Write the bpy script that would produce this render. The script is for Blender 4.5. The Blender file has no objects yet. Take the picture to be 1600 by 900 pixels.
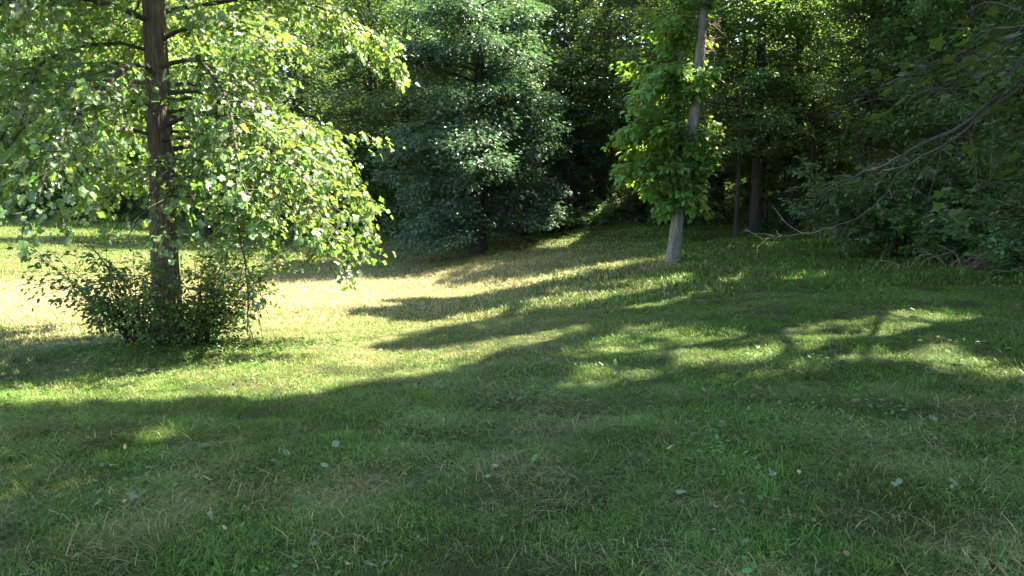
import bpy, math, random
import numpy as np
from mathutils import Matrix, Vector
random.seed(5)
rng = np.random.default_rng(11)
scene = bpy.context.scene
C = scene.collection
PI = math.pi

# ------------------------------------------------------------------ camera, sky, sun, exposure
cam_d = bpy.data.cameras.new('camera'); cam = bpy.data.objects.new('camera', cam_d); C.objects.link(cam)
PITCH = math.atan(150/1164)
cam.location = (0, 0, 1.6); cam.rotation_euler = (PI/2-PITCH, 0, 0)
cam_d.sensor_fit = 'HORIZONTAL'; cam_d.sensor_width = 36; cam_d.lens = 36*1164/1600
cam_d.clip_start = .05; cam_d.clip_end = 1500
scene.camera = cam

SUN_AZ, SUN_EL = math.radians(67), math.radians(55)      # azimuth from +Y towards +X
SUN = np.array([math.sin(SUN_AZ)*math.cos(SUN_EL), math.cos(SUN_AZ)*math.cos(SUN_EL), math.sin(SUN_EL)])
world = bpy.data.worlds.new("World"); scene.world = world; world.use_nodes = True
nt = world.node_tree; nt.nodes.clear()
wo = nt.nodes.new('ShaderNodeOutputWorld'); bg = nt.nodes.new('ShaderNodeBackground'); sky = nt.nodes.new('ShaderNodeTexSky')
sky.sky_type = 'NISHITA'; sky.sun_disc = False; sky.sun_elevation = SUN_EL; sky.sun_rotation = SUN_AZ
bg.inputs['Strength'].default_value = .08
nt.links.new(sky.outputs[0], bg.inputs[0]); nt.links.new(bg.outputs[0], wo.inputs[0])
sun_d = bpy.data.lights.new('sun', 'SUN'); sun_d.energy = 5.0; sun_d.angle = math.radians(.53); sun_d.color = (1, .95, .84)
sun = bpy.data.objects.new('sun', sun_d); C.objects.link(sun)
sun.rotation_euler = Vector(SUN).to_track_quat('Z', 'Y').to_euler(); sun.location = (30, 15, 40)
vs = scene.view_settings
vs.view_transform = 'Standard'; vs.look = 'None'; vs.exposure = 3.38; vs.gamma = 1
vs.use_white_balance = True; vs.white_balance_temperature = 7050; vs.white_balance_tint = 10
cy = scene.cycles
cy.max_bounces = 7; cy.diffuse_bounces = 4; cy.glossy_bounces = 2; cy.transmission_bounces = 5; cy.transparent_max_bounces = 4
cy.caustics_reflective = False; cy.caustics_refractive = False

# ------------------------------------------------------------------ terrain heights
CP = np.array([(0,0,0),(-3,2.5,-.16),(3,2.5,.02),(6,4,.12),(-6,4,-.42),(0,5,-.12),(-5.1,11,-.72),(-8,8,-.72),(-11,14,-.8),(-4,7.5,-.5),
 (-27,45,-.5),(-36,50,-.2),(-10,28,-1.38),(-18,34,-1.0),(-1.3,30,-.95),(4.3,20,-.35),(0,11,-.56),(0,20,-1.08),(-5,20,-1.32),(4,10,-.02),
 (8,13,.1),(10,27,.08),(4.4,31,.03),(1.9,31.5,-.42),(-6,36,-.9),(12,15,.15),(10,8,.3),(20,30,1.0),(15,42,1.6),(-1,46,.1),(-14,50,-.3),(-20,70,2.0),
 (20,65,5),(0,85,5),(-55,60,1.5),(-30,20,-.7),(-30,3,-.5),(22,5,1.4),(0,-12,.1),(30,-10,2),(-30,-15,0),(-60,90,6),(50,50,6),(50,0,4),(-70,20,1)], float)
def _phi(r): return np.where(r > 0, r*r*np.log(np.maximum(r, 1e-9)), 0.)
def _solve(lam=2.0):
    n = len(CP); P = np.c_[np.ones(n), CP[:, :2]]
    d = np.linalg.norm(CP[:, None, :2]-CP[None, :, :2], axis=2)
    A = np.zeros((n+3, n+3)); A[:n, :n] = _phi(d)+lam*np.eye(n); A[:n, n:] = P; A[n:, :n] = P.T
    return np.linalg.solve(A, np.r_[CP[:, 2], 0, 0, 0])
TW = _solve()
def H0(x, y):
    x = np.asarray(x, float); y = np.asarray(y, float)
    r = np.hypot(x, y-20); k = np.minimum(1, 75/np.maximum(r, 1e-6)); xx = x*k; yy = 20+(y-20)*k
    out = TW[-3]+TW[-2]*xx+TW[-1]*yy
    for i in range(len(CP)): out = out+TW[i]*_phi(np.hypot(xx-CP[i, 0], yy-CP[i, 1]))
    return out+np.maximum(0, r-75)*.06
_nr = np.random.default_rng(3)
_waves = [(_nr.uniform(0, 2*PI), _nr.uniform(0, 2*PI)) for _ in range(60)]
def snoise(x, y, wl, o=0, n=7):
    "smooth pseudo noise in about -1..1 with wavelength wl"
    s = 0
    for i in range(n):
        a, p = _waves[(o*7+i) % 60]; k = 2*PI/wl*(.6+.8*((i*37 % 10)/10))
        s = s+np.sin((x*math.cos(a)+y*math.sin(a))*k+p+o*1.7)
    return s/n*1.9
def H(x, y):
    x = np.asarray(x, float); y = np.asarray(y, float)
    h = H0(x, y)
    return h+.04*snoise(x, y, 3.1, 1)+.032*snoise(x, y, .95, 2)+.018*snoise(x, y, .4, 3)

EDGE = np.array([(-90,50),(-45,53),(-27,49),(-15,47),(-8,41),(-3,36.5),(1,34.5),(4,32.8),(8,30),(10.2,28),(11.4,24.5),(10.6,20),(9.6,16),(9.2,12.5),(8.6,9.5),(7.6,6),(6.6,3),(6,-2),(6,-30)], float)
def seg_dist(x, y, poly, closed=False):
    best = np.full(np.shape(x), 1e9)
    n = len(poly)
    for i in range(n if closed else n-1):
        a = poly[i]; b = poly[(i+1) % n]; d = b-a; L = max(d@d, 1e-9)
        t = np.clip(((x-a[0])*d[0]+(y-a[1])*d[1])/L, 0, 1)
        best = np.minimum(best, np.hypot(x-a[0]-t*d[0], y-a[1]-t*d[1]))
    return best
def inside(x, y, poly):
    r = np.zeros(np.shape(x), bool); n = len(poly)
    for i in range(n):
        x1, y1 = poly[i]; x2, y2 = poly[(i+1) % n]
        if y1 == y2: continue
        r ^= ((y1 > y) != (y2 > y)) & (x < (x2-x1)*(y-y1)/(y2-y1)+x1)
    return r
MEADOW = np.vstack([EDGE, [(-90, -30)]])
def wood(x, y):
    "signed distance past the wood's edge: positive in the wood"
    d = seg_dist(x, y, EDGE)
    return np.where(inside(x, y, MEADOW), -d, d)
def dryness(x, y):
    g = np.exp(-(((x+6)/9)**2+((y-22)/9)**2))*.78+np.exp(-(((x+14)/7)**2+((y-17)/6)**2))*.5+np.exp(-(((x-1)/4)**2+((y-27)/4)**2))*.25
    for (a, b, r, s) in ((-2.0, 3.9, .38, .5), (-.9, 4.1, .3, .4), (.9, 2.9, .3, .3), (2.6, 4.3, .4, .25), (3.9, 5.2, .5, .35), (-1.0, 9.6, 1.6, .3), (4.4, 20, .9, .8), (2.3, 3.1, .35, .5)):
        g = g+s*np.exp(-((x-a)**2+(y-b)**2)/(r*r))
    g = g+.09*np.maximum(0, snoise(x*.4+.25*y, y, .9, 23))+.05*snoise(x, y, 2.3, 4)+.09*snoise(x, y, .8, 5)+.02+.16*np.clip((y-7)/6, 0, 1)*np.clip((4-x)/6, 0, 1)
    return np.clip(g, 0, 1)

# sunlit patches of the meadow (world x, y): leaves are cut from the crowns so sun reaches them
LIT = [[(-26.57,29.38),(-18.19,31.06),(-14.0,28.98),(-7.77,30.05),(-6.3,28.62),(-4.73,27.38),(-2.33,26.96),(-2.36,22.74),(-0.69,19.91),(0.17,19.44),(-0.65,18.81),(-3.37,19.41),(-2.53,18.2),(-3.46,16.58),(-3.43,15.48),(-2.15,13.71),(-1.23,14.12),(-0.03,15.44),(-0.12,14.01),(-1.12,12.81),(-1.64,11.76),(-1.97,10.45),(-1.38,9.87),(-0.55,10.42),(0.0,10.63),(0.78,11.13),(1.54,11.41),(1.2,10.56),(0.6,9.77),(0.0,8.75),(-0.42,7.96),(-1.07,7.61),(-1.91,7.24),(-2.78,7.0),(-3.78,7.13),(-5.38,7.61),(-7.45,7.66),(-9.03,9.33),(-6.95,9.18),(-8.58,14.27),(-11.69,18.21),(-15.5,17.0)],[(-41.88,46.58),(-16.35,50.25),(-15.03,43.79),(-36.27,40.27)],[(-11.01,40.06),(-8.13,39.43),(-4.79,34.79),(-2.8,32.48),(-5.07,32.73),(-9.27,33.66)],[(0.55,15.95),(2.06,15.84),(3.73,17.27),(3.37,15.86),(1.64,14.49),(0.63,14.42)],[(2.14,19.79),(3.18,19.89),(2.84,18.79)],[(2.08,13.32),(4.03,13.89),(2.95,13.06),(2.17,12.48)],[(5.24,14.95),(6.81,15.46),(5.97,14.36),(5.2,14.3)],[(4.31,15.81),(5.19,16.01),(4.42,15.0)],[(0.79,30.49),(2.94,31.14),(1.98,28.82),(1.0,29.16)],[(0.73,18.75),(1.72,19.86),(1.78,19.08),(0.93,17.94)],[(1.36,10.02),(2.11,10.07),(2.94,8.85),(3.99,9.15),(4.91,9.38),(5.26,8.87),(4.78,8.04),(4.1,7.68),(4.23,6.88),(3.99,6.13),(3.51,6.12),(3.49,6.73),(3.26,7.01),(2.61,6.59),(2.04,6.43),(1.79,6.78),(1.39,6.58),(0.77,6.21),(0.35,6.52),(0.0,6.65),(0.56,7.11),(0.97,7.91),(0.45,8.58),(1.19,9.05)],[(-3.0,5.62),(-2.93,5.84),(-2.45,5.51),(-2.49,5.27),(-2.79,5.35)],[(-2.34,5.42),(-2.14,5.8),(-1.99,5.52),(-2.17,5.25)],[(-1.9,3.65),(-1.71,3.79),(-1.56,3.76),(-1.77,3.56)],[(3.53,5.39),(3.79,5.28),(3.36,4.66),(3.28,4.92)],[(3.38,5.71),(3.61,5.59),(3.31,5.34)],[(2.25,3.27),(2.46,3.32),(2.29,3.07),(2.19,3.12)],[(-1.14,6.46),(-0.72,6.84),(-0.58,6.52),(-0.98,6.12)],[(-1.67,5.87),(-1.44,6.27),(-1.25,5.9),(-1.5,5.45)],[(2.14,4.13),(2.41,4.21),(2.21,3.97)]]
KX, KY = SUN[0]/SUN[2], SUN[1]/SUN[2]
LIT_UV = []
for i_, q in enumerate(LIT):
    q = np.array(q); ct = q.mean(0); q = ct+(q-ct)*(1.35 if 3 <= i_ <= 9 else 1.13 if i_ == 10 else 1)
    z = H0(q[:, 0], q[:, 1]); LIT_UV.append((i_, np.c_[q[:, 0]-z*KX, q[:, 1]-z*KY]))
LIT_KEEP = {10: -.08, 3: 0, 11: 0, 12: .1, 17: .35, 18: .35, 15: .2, 19: .3, 14: .2}        # dappled, not fully open
def in_sunbeam(P):
    "share of leaves at P (n,3) that a sunbeam to a lit patch passes; True = leaf to cut away"
    u = P[:, 0]-P[:, 2]*KX; v = P[:, 1]-P[:, 2]*KY
    u = u+.10*snoise(u, v, .9, 6); v = v+.10*snoise(u, v, .8, 7)
    out = np.zeros(len(P), bool)
    for i_, q in LIT_UV:
        lo = q.min(0); hi = q.max(0)
        m = (u > lo[0]) & (u < hi[0]) & (v > lo[1]) & (v < hi[1])
        if not m.any(): continue
        ins = np.zeros(len(P), bool); ins[m] = inside(u[m], v[m], q)
        k = LIT_KEEP.get(i_, .0)
        if k: ins &= (snoise(u*1.0, v*2.2, 1.3, 8) > (k-.5)*1.2)
        out |= ins
    return out
HERO_C = np.array([-4.3, 11, 4.4])
def in_hero_beam(P):  # leaves caught here are dropped to keep that crown sunlit
    "sunbeams that reach the crown of the lone tulip tree"
    rel = P-HERO_C; t = rel@SUN
    d = rel-t[:, None]*SUN
    perp = np.linalg.norm(d*np.array([1, 1, .9]), axis=1)
    return (perp < 3.6+.5*np.sin(P[:, 0]*2+P[:, 1])) & (t > 0)

# ------------------------------------------------------------------ mesh and object helpers
def mk_mesh(name, V, F, attrs=None, smooth=False, mat=None):
    "V (n,3); F a list of int arrays (m,k)"
    me = bpy.data.meshes.new(name)
    V = np.ascontiguousarray(V, np.float32)
    F = [np.asarray(f, np.int32) for f in F if len(f)]
    me.vertices.add(len(V)); me.vertices.foreach_set('co', V.ravel())
    loops = np.concatenate([f.ravel() for f in F]); sizes = np.concatenate([np.full(len(f), f.shape[1], np.int32) for f in F])
    starts = np.r_[0, np.cumsum(sizes)[:-1]].astype(np.int32)
    me.loops.add(len(loops)); me.loops.foreach_set('vertex_index', loops)
    me.polygons.add(len(sizes)); me.polygons.foreach_set('loop_start', starts)
    me.polygons.foreach_set('use_smooth', np.full(len(sizes), smooth))
    for k, a in (attrs or {}).items():
        at = me.attributes.new(k, 'FLOAT', 'POINT'); at.data.foreach_set('value', np.ascontiguousarray(a, np.float32))
    me.update(calc_edges=True)
    if mat: me.materials.append(mat)
    return me
class Acc:
    def __init__(s): s.v = []; s.f = {}; s.n = 0
    def add(s, V, F):
        for f in F:
            if len(f): s.f.setdefault(f.shape[1], []).append(np.asarray(f)+s.n)
        s.v.append(V); s.n += len(V)
    def mesh(s, name, mat, smooth=True):
        return mk_mesh(name, np.vstack(s.v), [np.vstack(x) for x in s.f.values()], smooth=smooth, mat=mat)
def tube(pts, rad, sides=6, ridge=None, cap=True):
    pts = np.asarray(pts, float); rad = np.asarray(rad, float); n = len(pts)
    t = np.gradient(pts, axis=0); t /= np.linalg.norm(t, axis=1)[:, None]+1e-9
    ref = np.array([0, 0, 1.]) if abs(t[:, 2].mean()) < .8 else np.array([1., 0, 0])
    s = np.cross(t, ref); s /= np.linalg.norm(s, axis=1)[:, None]; b = np.cross(t, s)
    a = np.arange(sides)/sides*2*PI
    R = rad[:, None]*np.ones(sides)
    if ridge is not None: R = R*ridge
    V = pts[:, None]+R[:, :, None]*(np.cos(a)[None, :, None]*s[:, None]+np.sin(a)[None, :, None]*b[:, None])
    i = np.arange(n-1)[:, None]*sides; j = np.arange(sides)[None]; j2 = (j+1) % sides
    Fq = np.stack([i+j, i+j2, i+sides+j2, i+sides+j], -1).reshape(-1, 4)
    V = V.reshape(-1, 3); F = [Fq]
    if cap:
        V = np.vstack([V, pts[-1:]]); k = (n-1)*sides
        F.append(np.stack([k+np.arange(sides), k+(np.arange(sides)+1) % sides, np.full(sides, n*sides)], -1))
    return V, F
def obj(name, me, parent=None, loc=None, kind=None):
    o = bpy.data.objects.new(name, me); C.objects.link(o)
    if parent: o.parent = parent
    if loc is not None: o.location = loc
    if kind: o['kind'] = kind
    return o
def tag(o, label, cat, group=None, kind=None):
    o['label'] = label; o['category'] = cat
    if group: o['group'] = group
    if kind: o['kind'] = kind
    return o
def thing(name, label, cat, loc=(0, 0, 0), rz=0, group=None, sc=1):
    o = bpy.data.objects.new(name, None); C.objects.link(o); o.empty_display_size = .2
    o.location = loc; o.rotation_euler = (0, 0, rz); o.scale = (sc,)*3
    return tag(o, label, cat, group)

# ------------------------------------------------------------------ materials
class NT:
    def __init__(s, name):
        s.m = bpy.data.materials.new(name); s.m.use_nodes = True; s.t = s.m.node_tree; s.t.nodes.clear()
        s.out = s.n('ShaderNodeOutputMaterial')
    def n(s, typ, **kw):
        x = s.t.nodes.new(typ)
        for k, v in kw.items(): setattr(x, k, v)
        return x
    def l(s, a, b): s.t.links.new(a, b)
    def math(s, op, a, b=None, c=None, clamp=False):
        x = s.n('ShaderNodeMath', operation=op, use_clamp=clamp)
        for i, v in enumerate((a, b, c)):
            if v is None: continue
            if isinstance(v, (int, float)): x.inputs[i].default_value = v
            else: s.l(v, x.inputs[i])
        return x.outputs[0]
    def attr(s, name, typ='GEOMETRY'):
        x = s.n('ShaderNodeAttribute', attribute_name=name, attribute_type=typ); return x.outputs['Fac']
    def mix(s, f, a, b):
        x = s.n('ShaderNodeMix', data_type='RGBA'); x.clamp_factor = True
        for sock, v in ((x.inputs[0], f), (x.inputs[6], a), (x.inputs[7], b)):
            if isinstance(v, (int, float)): sock.default_value = v
            elif isinstance(v, tuple): sock.default_value = (*v, 1)
            else: s.l(v, sock)
        return x.outputs[2]
    def noise(s, vec, scale, detail=3, rough=.55):
        x = s.n('ShaderNodeTexNoise'); x.inputs['Scale'].default_value = scale; x.inputs['Detail'].default_value = detail; x.inputs['Roughness'].default_value = rough
        if vec is not None: s.l(vec, x.inputs['Vector'])
        return x.outputs['Fac']
    def pos(s, scale=(1, 1, 1), kind='pos'):
        g = s.n('ShaderNodeNewGeometry').outputs['Position'] if kind == 'pos' else s.n('ShaderNodeTexCoord').outputs['Object']
        m = s.n('ShaderNodeMapping'); m.inputs['Scale'].default_value = scale; s.l(g, m.inputs['Vector']); return m.outputs[0]
    def hsv(s, col, h, sat, v):
        x = s.n('ShaderNodeHueSaturation')
        for k, val in (('Hue', h), ('Saturation', sat), ('Value', v)):
            if isinstance(val, (int, float)): x.inputs[k].default_value = val
            else: s.l(val, x.inputs[k])
        if isinstance(col, tuple): x.inputs['Color'].default_value = (*col, 1)
        else: s.l(col, x.inputs['Color'])
        return x.outputs[0]

def leaf_mat(name, col, trans, tw=.4, rough=.42, spec=.5, hue=.025, val=.35, under=None):
    t = NT(name)
    a = t.attr('tint'); oi = t.n('ShaderNodeObjectInfo').outputs['Random']
    h = t.math('MULTIPLY_ADD', a, hue, .5); h = t.math('ADD', h, t.math('MULTIPLY_ADD', oi, .03, -.015))
    v = t.math('MULTIPLY_ADD', a, val, 1.0); v = t.math('MULTIPLY', v, t.math('MULTIPLY_ADD', oi, .4, .8))
    c = t.hsv(col, h, 1.0, v)
    if under:
        c2 = t.hsv(under, h, 1.0, v); c = t.mix(t.n('ShaderNodeNewGeometry').outputs['Backfacing'], c, c2)
    p = t.n('ShaderNodeBsdfPrincipled'); t.l(c, p.inputs['Base Color']); p.inputs['Roughness'].default_value = rough
    p.inputs['Specular IOR Level'].default_value = spec
    tr = t.n('ShaderNodeBsdfTranslucent'); t.l(t.hsv(trans, h, 1.0, v), tr.inputs['Color'])
    mx = t.n('ShaderNodeMixShader'); mx.inputs[0].default_value = tw
    t.l(p.outputs[0], mx.inputs[1]); t.l(tr.outputs[0], mx.inputs[2]); t.l(mx.outputs[0], t.out.inputs['Surface'])
    return t.m
def bark_mat(name, c1, c2, sc=9, stretch=.16, bump=.6, moss=None):
    t = NT(name)
    p = t.pos((1, 1, stretch), 'obj')
    n1 = t.noise(p, sc, 5, .65); n2 = t.noise(t.pos((1, 1, 1), 'obj'), 2.2, 3)
    vo = t.n('ShaderNodeTexVoronoi', feature='DISTANCE_TO_EDGE'); vo.inputs['Scale'].default_value = sc*2.2; t.l(p, vo.inputs['Vector'])
    crack = t.math('MULTIPLY', vo.outputs['Distance'], 5, clamp=True)
    hgt = t.math('ADD', t.math('MULTIPLY', crack, .35), n1)
    c = t.mix(t.math('MULTIPLY', t.math('MULTIPLY_ADD', n1, 2.2, -.55, True), t.math('MULTIPLY_ADD', crack, .5, .5)), c1, c2)
    c = t.hsv(c, .5, 1.0, t.math('MULTIPLY_ADD', n2, .9, .55))
    if moss: c = t.mix(t.math('SMOOTH_MIN', t.math('MULTIPLY', t.math('SUBTRACT', n2, .52), 5, clamp=True), .6, .1), c, moss)
    b = t.n('ShaderNodeBsdfPrincipled'); t.l(c, b.inputs['Base Color']); b.inputs['Roughness'].default_value = .92; b.inputs['Specular IOR Level'].default_value = .2
    bm = t.n('ShaderNodeBump'); bm.inputs['Strength'].default_value = bump; bm.inputs['Distance'].default_value = .03
    t.l(hgt, bm.inputs['Height']); t.l(bm.outputs[0], b.inputs['Normal']); t.l(b.outputs[0], t.out.inputs['Surface'])
    return t.m
M = {}
M['tulip'] = leaf_mat('tulip_leaf', (.075, .145, .045), (.22, .39, .055), .42, .36, .6, .03, .3, (.16, .22, .11))
M['oak'] = leaf_mat('oak_leaf', (.046, .09, .048), (.10, .19, .055), .3, .4, .45, .02, .35)
M['wood_a'] = leaf_mat('woodland_leaf', (.056, .10, .036), (.145, .25, .04), .36, .42, .45, .035, .4)
M['wood_b'] = leaf_mat('maple_woodland_leaf', (.06, .108, .036), (.155, .26, .036), .38, .45, .4, .035, .4)
M['under'] = leaf_mat('understory_leaf', (.075, .13, .05), (.2, .33, .05), .36, .42, .45, .03, .35)
M['conifer'] = leaf_mat('hemlock_leaf', (.028, .06, .028), (.06, .12, .03), .2, .5, .35, .02, .3)
M['sprout'] = leaf_mat('sprout_leaf', (.09, .18, .04), (.28, .46, .05), .42, .4, .45, .04, .42)
M['shrub'] = leaf_mat('shrub_leaf', (.05, .10, .03), (.16, .27, .035), .36, .42, .45, .03, .35)
M['pale_shrub'] = leaf_mat('pale_shrub_leaf', (.10, .155, .06), (.22, .32, .07), .36, .42, .45, .03, .35)
M['maple'] = leaf_mat('maple_leaf', (.045, .075, .02), (.10, .16, .015), .4, .55, .25, .02, .25)
M['weed'] = leaf_mat('weed_leaf', (.07, .14, .035), (.2, .34, .04), .38, .45, .4, .03, .35)
M['litter_pale'] = leaf_mat('pale_fallen_leaf', (.11, .15, .082), (.13, .17, .08), .15, .55, .25, .02, .25)
M['litter_green'] = leaf_mat('green_fallen_leaf', (.075, .135, .05), (.12, .2, .04), .2, .4, .5, .02, .3)
M['litter_tan'] = leaf_mat('tan_fallen_leaf', (.26, .185, .10), (.2, .12, .05), .15, .6, .3, .02, .3)
M['bark_tulip'] = bark_mat('tulip_bark', (.04, .03, .023), (.20, .155, .115), 17, .13, 1.0)
M['bark_grey'] = bark_mat('grey_bark', (.075, .068, .058), (.31, .285, .25), 11, .12, .8)
M['bark_dark'] = bark_mat('dark_bark', (.016, .014, .011), (.06, .052, .041), 10, .18, .7)
M['bark_mid'] = bark_mat('woodland_bark', (.045, .038, .03), (.16, .135, .105), 10, .16, .7, (.06, .07, .03))
M['bark_branch'] = bark_mat('branch_bark', (.026, .022, .017), (.095, .082, .065), 22, .5, .5, (.07, .075, .045))
M['dead_wood'] = bark_mat('dead_wood', (.11, .085, .06), (.28, .22, .165), 25, .5, .4)

def ground_mat():
    t = NT('meadow_soil')
    dry = t.attr('dry'); wd = t.attr('wood')
    P = t.pos()
    f = t.noise(P, 22, 5, .7); f2 = t.noise(P, 2.1, 4, .6); f3 = t.noise(P, 75, 4, .7)
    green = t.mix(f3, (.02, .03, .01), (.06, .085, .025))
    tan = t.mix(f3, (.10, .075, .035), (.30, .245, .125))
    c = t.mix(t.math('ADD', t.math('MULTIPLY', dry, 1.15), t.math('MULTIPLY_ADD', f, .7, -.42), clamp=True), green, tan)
    soil = t.mix(f, (.03, .022, .014), (.12, .085, .05))
    c = t.mix(t.math('MULTIPLY', t.math('SUBTRACT', f2, .62), 6, clamp=True), c, soil)
    litter = t.mix(f, (.016, .013, .008), (.065, .05, .028))
    c = t.mix(t.math('ADD', wd, t.math('MULTIPLY_ADD', f2, .8, -.4), clamp=True), c, litter)
    b = t.n('ShaderNodeBsdfPrincipled'); t.l(c, b.inputs['Base Color']); b.inputs['Roughness'].default_value = .95; b.inputs['Specular IOR Level'].default_value = .15
    bm = t.n('ShaderNodeBump'); bm.inputs['Strength'].default_value = .9; bm.inputs['Distance'].default_value = .03
    t.l(t.math('ADD', f, f3), bm.inputs['Height']); t.l(bm.outputs[0], b.inputs['Normal']); t.l(b.outputs[0], t.out.inputs['Surface'])
    return t.m
M['ground'] = ground_mat()
def grass_mat(name, g1, g2, straw, dry_gain=1.0):
    t = NT(name)
    r = t.attr('rnd'); dry = t.attr('dry', 'INSTANCER'); hue = t.attr('hue', 'INSTANCER'); up = t.attr('along')
    g = t.mix(r, g1, g2)
    g = t.hsv(g, t.math('MULTIPLY_ADD', hue, .02, .5), 1.0, t.math('MULTIPLY_ADD', hue, .42, 1.0))
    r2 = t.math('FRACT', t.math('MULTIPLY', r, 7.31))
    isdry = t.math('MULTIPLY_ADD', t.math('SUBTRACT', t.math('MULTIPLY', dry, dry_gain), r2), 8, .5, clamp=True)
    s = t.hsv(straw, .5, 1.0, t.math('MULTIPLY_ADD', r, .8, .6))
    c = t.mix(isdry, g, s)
    b = t.n('ShaderNodeBsdfPrincipled'); t.l(c, b.inputs['Base Color']); b.inputs['Roughness'].default_value = .45; b.inputs['Specular IOR Level'].default_value = .15
    tr = t.n('ShaderNodeBsdfTranslucent'); t.l(t.hsv(c, .49, 1.1, 1.5), tr.inputs['Color'])
    mx = t.n('ShaderNodeMixShader'); mx.inputs[0].default_value = .24
    t.l(b.outputs[0], mx.inputs[1]); t.l(tr.outputs[0], mx.inputs[2]); t.l(mx.outputs[0], t.out.inputs['Surface'])
    return t.m
M['grass'] = grass_mat('grass_blade', (.014, .040, .006), (.115, .215, .032), (.285, .255, .125))  # wide dark-to-bright blade tones stand in for shadow between the blades
M['straw'] = grass_mat('cut_grass', (.045, .095, .02), (.11, .18, .045), (.33, .27, .13), 1.2)

# ------------------------------------------------------------------ ground sheet
def axis(lo, hi, seg):
    out = []
    for a, b, st in seg: out.append(np.arange(a, b, st))
    return np.unique(np.round(np.concatenate(out+[[hi]]), 4))
gx = axis(-400, 400, [(-400, -60, 20), (-60, -20, 2), (-20, -8, .5), (-8, 8, .16), (8, 20, .6), (20, 60, 2), (60, 400, 20)])
gy = axis(-300, 500, [(-300, -20, 20), (-20, 0, 1.5), (0, 10, .16), (10, 20, .3), (20, 40, .6), (40, 80, 2), (80, 500, 20)])
X, Y = np.meshgrid(gx, gy); Z = H(X, Y)
nx, ny = len(gx), len(gy)
idx = (np.arange(ny-1)[:, None]*nx+np.arange(nx-1)[None]).ravel()
wv = np.clip(wood(X.ravel(), Y.ravel())/1.2+.3, 0, 1)
me = mk_mesh('ground', np.c_[X.ravel(), Y.ravel(), Z.ravel()], [np.stack([idx, idx+1, idx+nx+1, idx+nx], -1)],
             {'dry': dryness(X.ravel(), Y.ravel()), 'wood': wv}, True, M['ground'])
obj('ground', me, kind='structure')

# ------------------------------------------------------------------ leaf templates: (along, side, up) for unit length
def half_leaf(mid, rim, fold=.22, curl=.18):
    "mid: along-positions on the rib from base to tip; rim: (along, side) outline; two polygons"
    n = len(rim)
    V = [(rim_a, rim_b, fold*rim_b-curl*rim_a**2) for rim_a, rim_b in rim]
    Mi = [(a, 0, -curl*a*a) for a in mid]
    V2 = [(a, -b, c) for a, b, c in V]
    verts = np.array(Mi+V+V2); m = len(mid)
    f1 = list(range(m))+[m+n-1-i for i in range(n)]
    f2 = [2*n+m-1-(n-1-i) for i in range(n)]+list(range(m))[::-1]
    f1 = f1[::-1]; f2 = [m+n+i for i in range(n)]+list(range(m))[::-1]
    return verts, [np.array([f1, f2])]
LEAF = {
 'kite': (np.array([(0, 0, 0), (.42, .30, .07), (1, 0, -.14), (.42, -.30, .07)]), [np.array([(0, 2, 1), (0, 3, 2)])]),
 'oval': half_leaf((0, .5, 1), ((.25, .24), (.6, .25), (.85, .12))),
 'heart': half_leaf((0, .5, 1), ((-.08, .18), (.12, .38), (.45, .36), (.78, .16)), .25, .3),
 'tulip': half_leaf((0, .45, .86), ((-.04, .16), (.10, .46), (.34, .44), (.5, .28), (.74, .42), (1.0, .22)), .28, .3),
 'maple': half_leaf((0, .5, 1), ((-.1, .22), (.06, .52), (.26, .34), (.58, .54), (.56, .26), (.78, .16)), .12, .2),
 'willow': half_leaf((0, .5, 1), ((.3, .10), (.7, .09)), .2, .2),
}
def rand_dirs(n, r): v = r.normal(size=(n, 3)); return v/np.linalg.norm(v, axis=1)[:, None]
def norm(v): return v/(np.linalg.norm(v, axis=-1, keepdims=True)+1e-9)
def leaves_on(anch, adir, k, sig, size, r, spread=1.0, droop=.25, tilt=.55, flat=.6, jit=.3):
    n = len(anch)*k
    c = np.repeat(anch, k, 0); d = np.repeat(adir, k, 0)
    off = r.normal(size=(n, 3))*sig*np.array([1, 1, flat])
    d = d+spread*np.c_[r.normal(size=(n, 2)), r.normal(size=n)*.35]+off/np.maximum(sig, 1e-3)*.35
    d[:, 2] -= droop; d = norm(d)
    nn = np.tile([0, 0, 1.], (n, 1))+r.normal(size=(n, 3))*tilt
    nn = norm(nn-(nn*d).sum(1)[:, None]*d)
    sz = size*np.clip(1+jit*r.normal(size=n), .45, 1.6)
    tint = np.clip(r.normal(size=n)*.5+np.repeat(r.normal(size=len(anch))*.35, k), -1.3, 1.3)
    return dict(c=c+off, d=d, n=nn, s=sz, t=tint)
def sub(L, m): return {k: v[m] for k, v in L.items()}
def cat(*Ls): return {k: np.concatenate([L[k] for L in Ls]) for k in Ls[0]}
def leaf_mesh(name, L, tmpl, mat):
    TV, TF = LEAF[tmpl]; n = len(L['c']); m = len(TV)
    s = np.cross(L['n'], L['d'])
    V = L['c'][:, None]+L['s'][:, None, None]*(TV[None, :, 0:1]*L['d'][:, None]+TV[None, :, 1:2]*s[:, None]+TV[None, :, 2:3]*L['n'][:, None])
    off = (np.arange(n)*m)[:, None, None]
    F = [(f[None]+off).reshape(-1, f.shape[1]) for f in TF]
    return mk_mesh(name, V.reshape(-1, 3), F, {'tint': np.repeat(L['t'], m)}, False, mat)
def xform(L, loc, rz=0, sc=1):
    ca, sa = math.cos(rz), math.sin(rz); R = np.array([[ca, -sa, 0], [sa, ca, 0], [0, 0, 1]])
    return dict(c=L['c']@R.T*sc+np.array(loc), d=L['d']@R.T, n=L['n']@R.T, s=L['s']*sc, t=L['t'])
_leafmesh = {}
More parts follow.
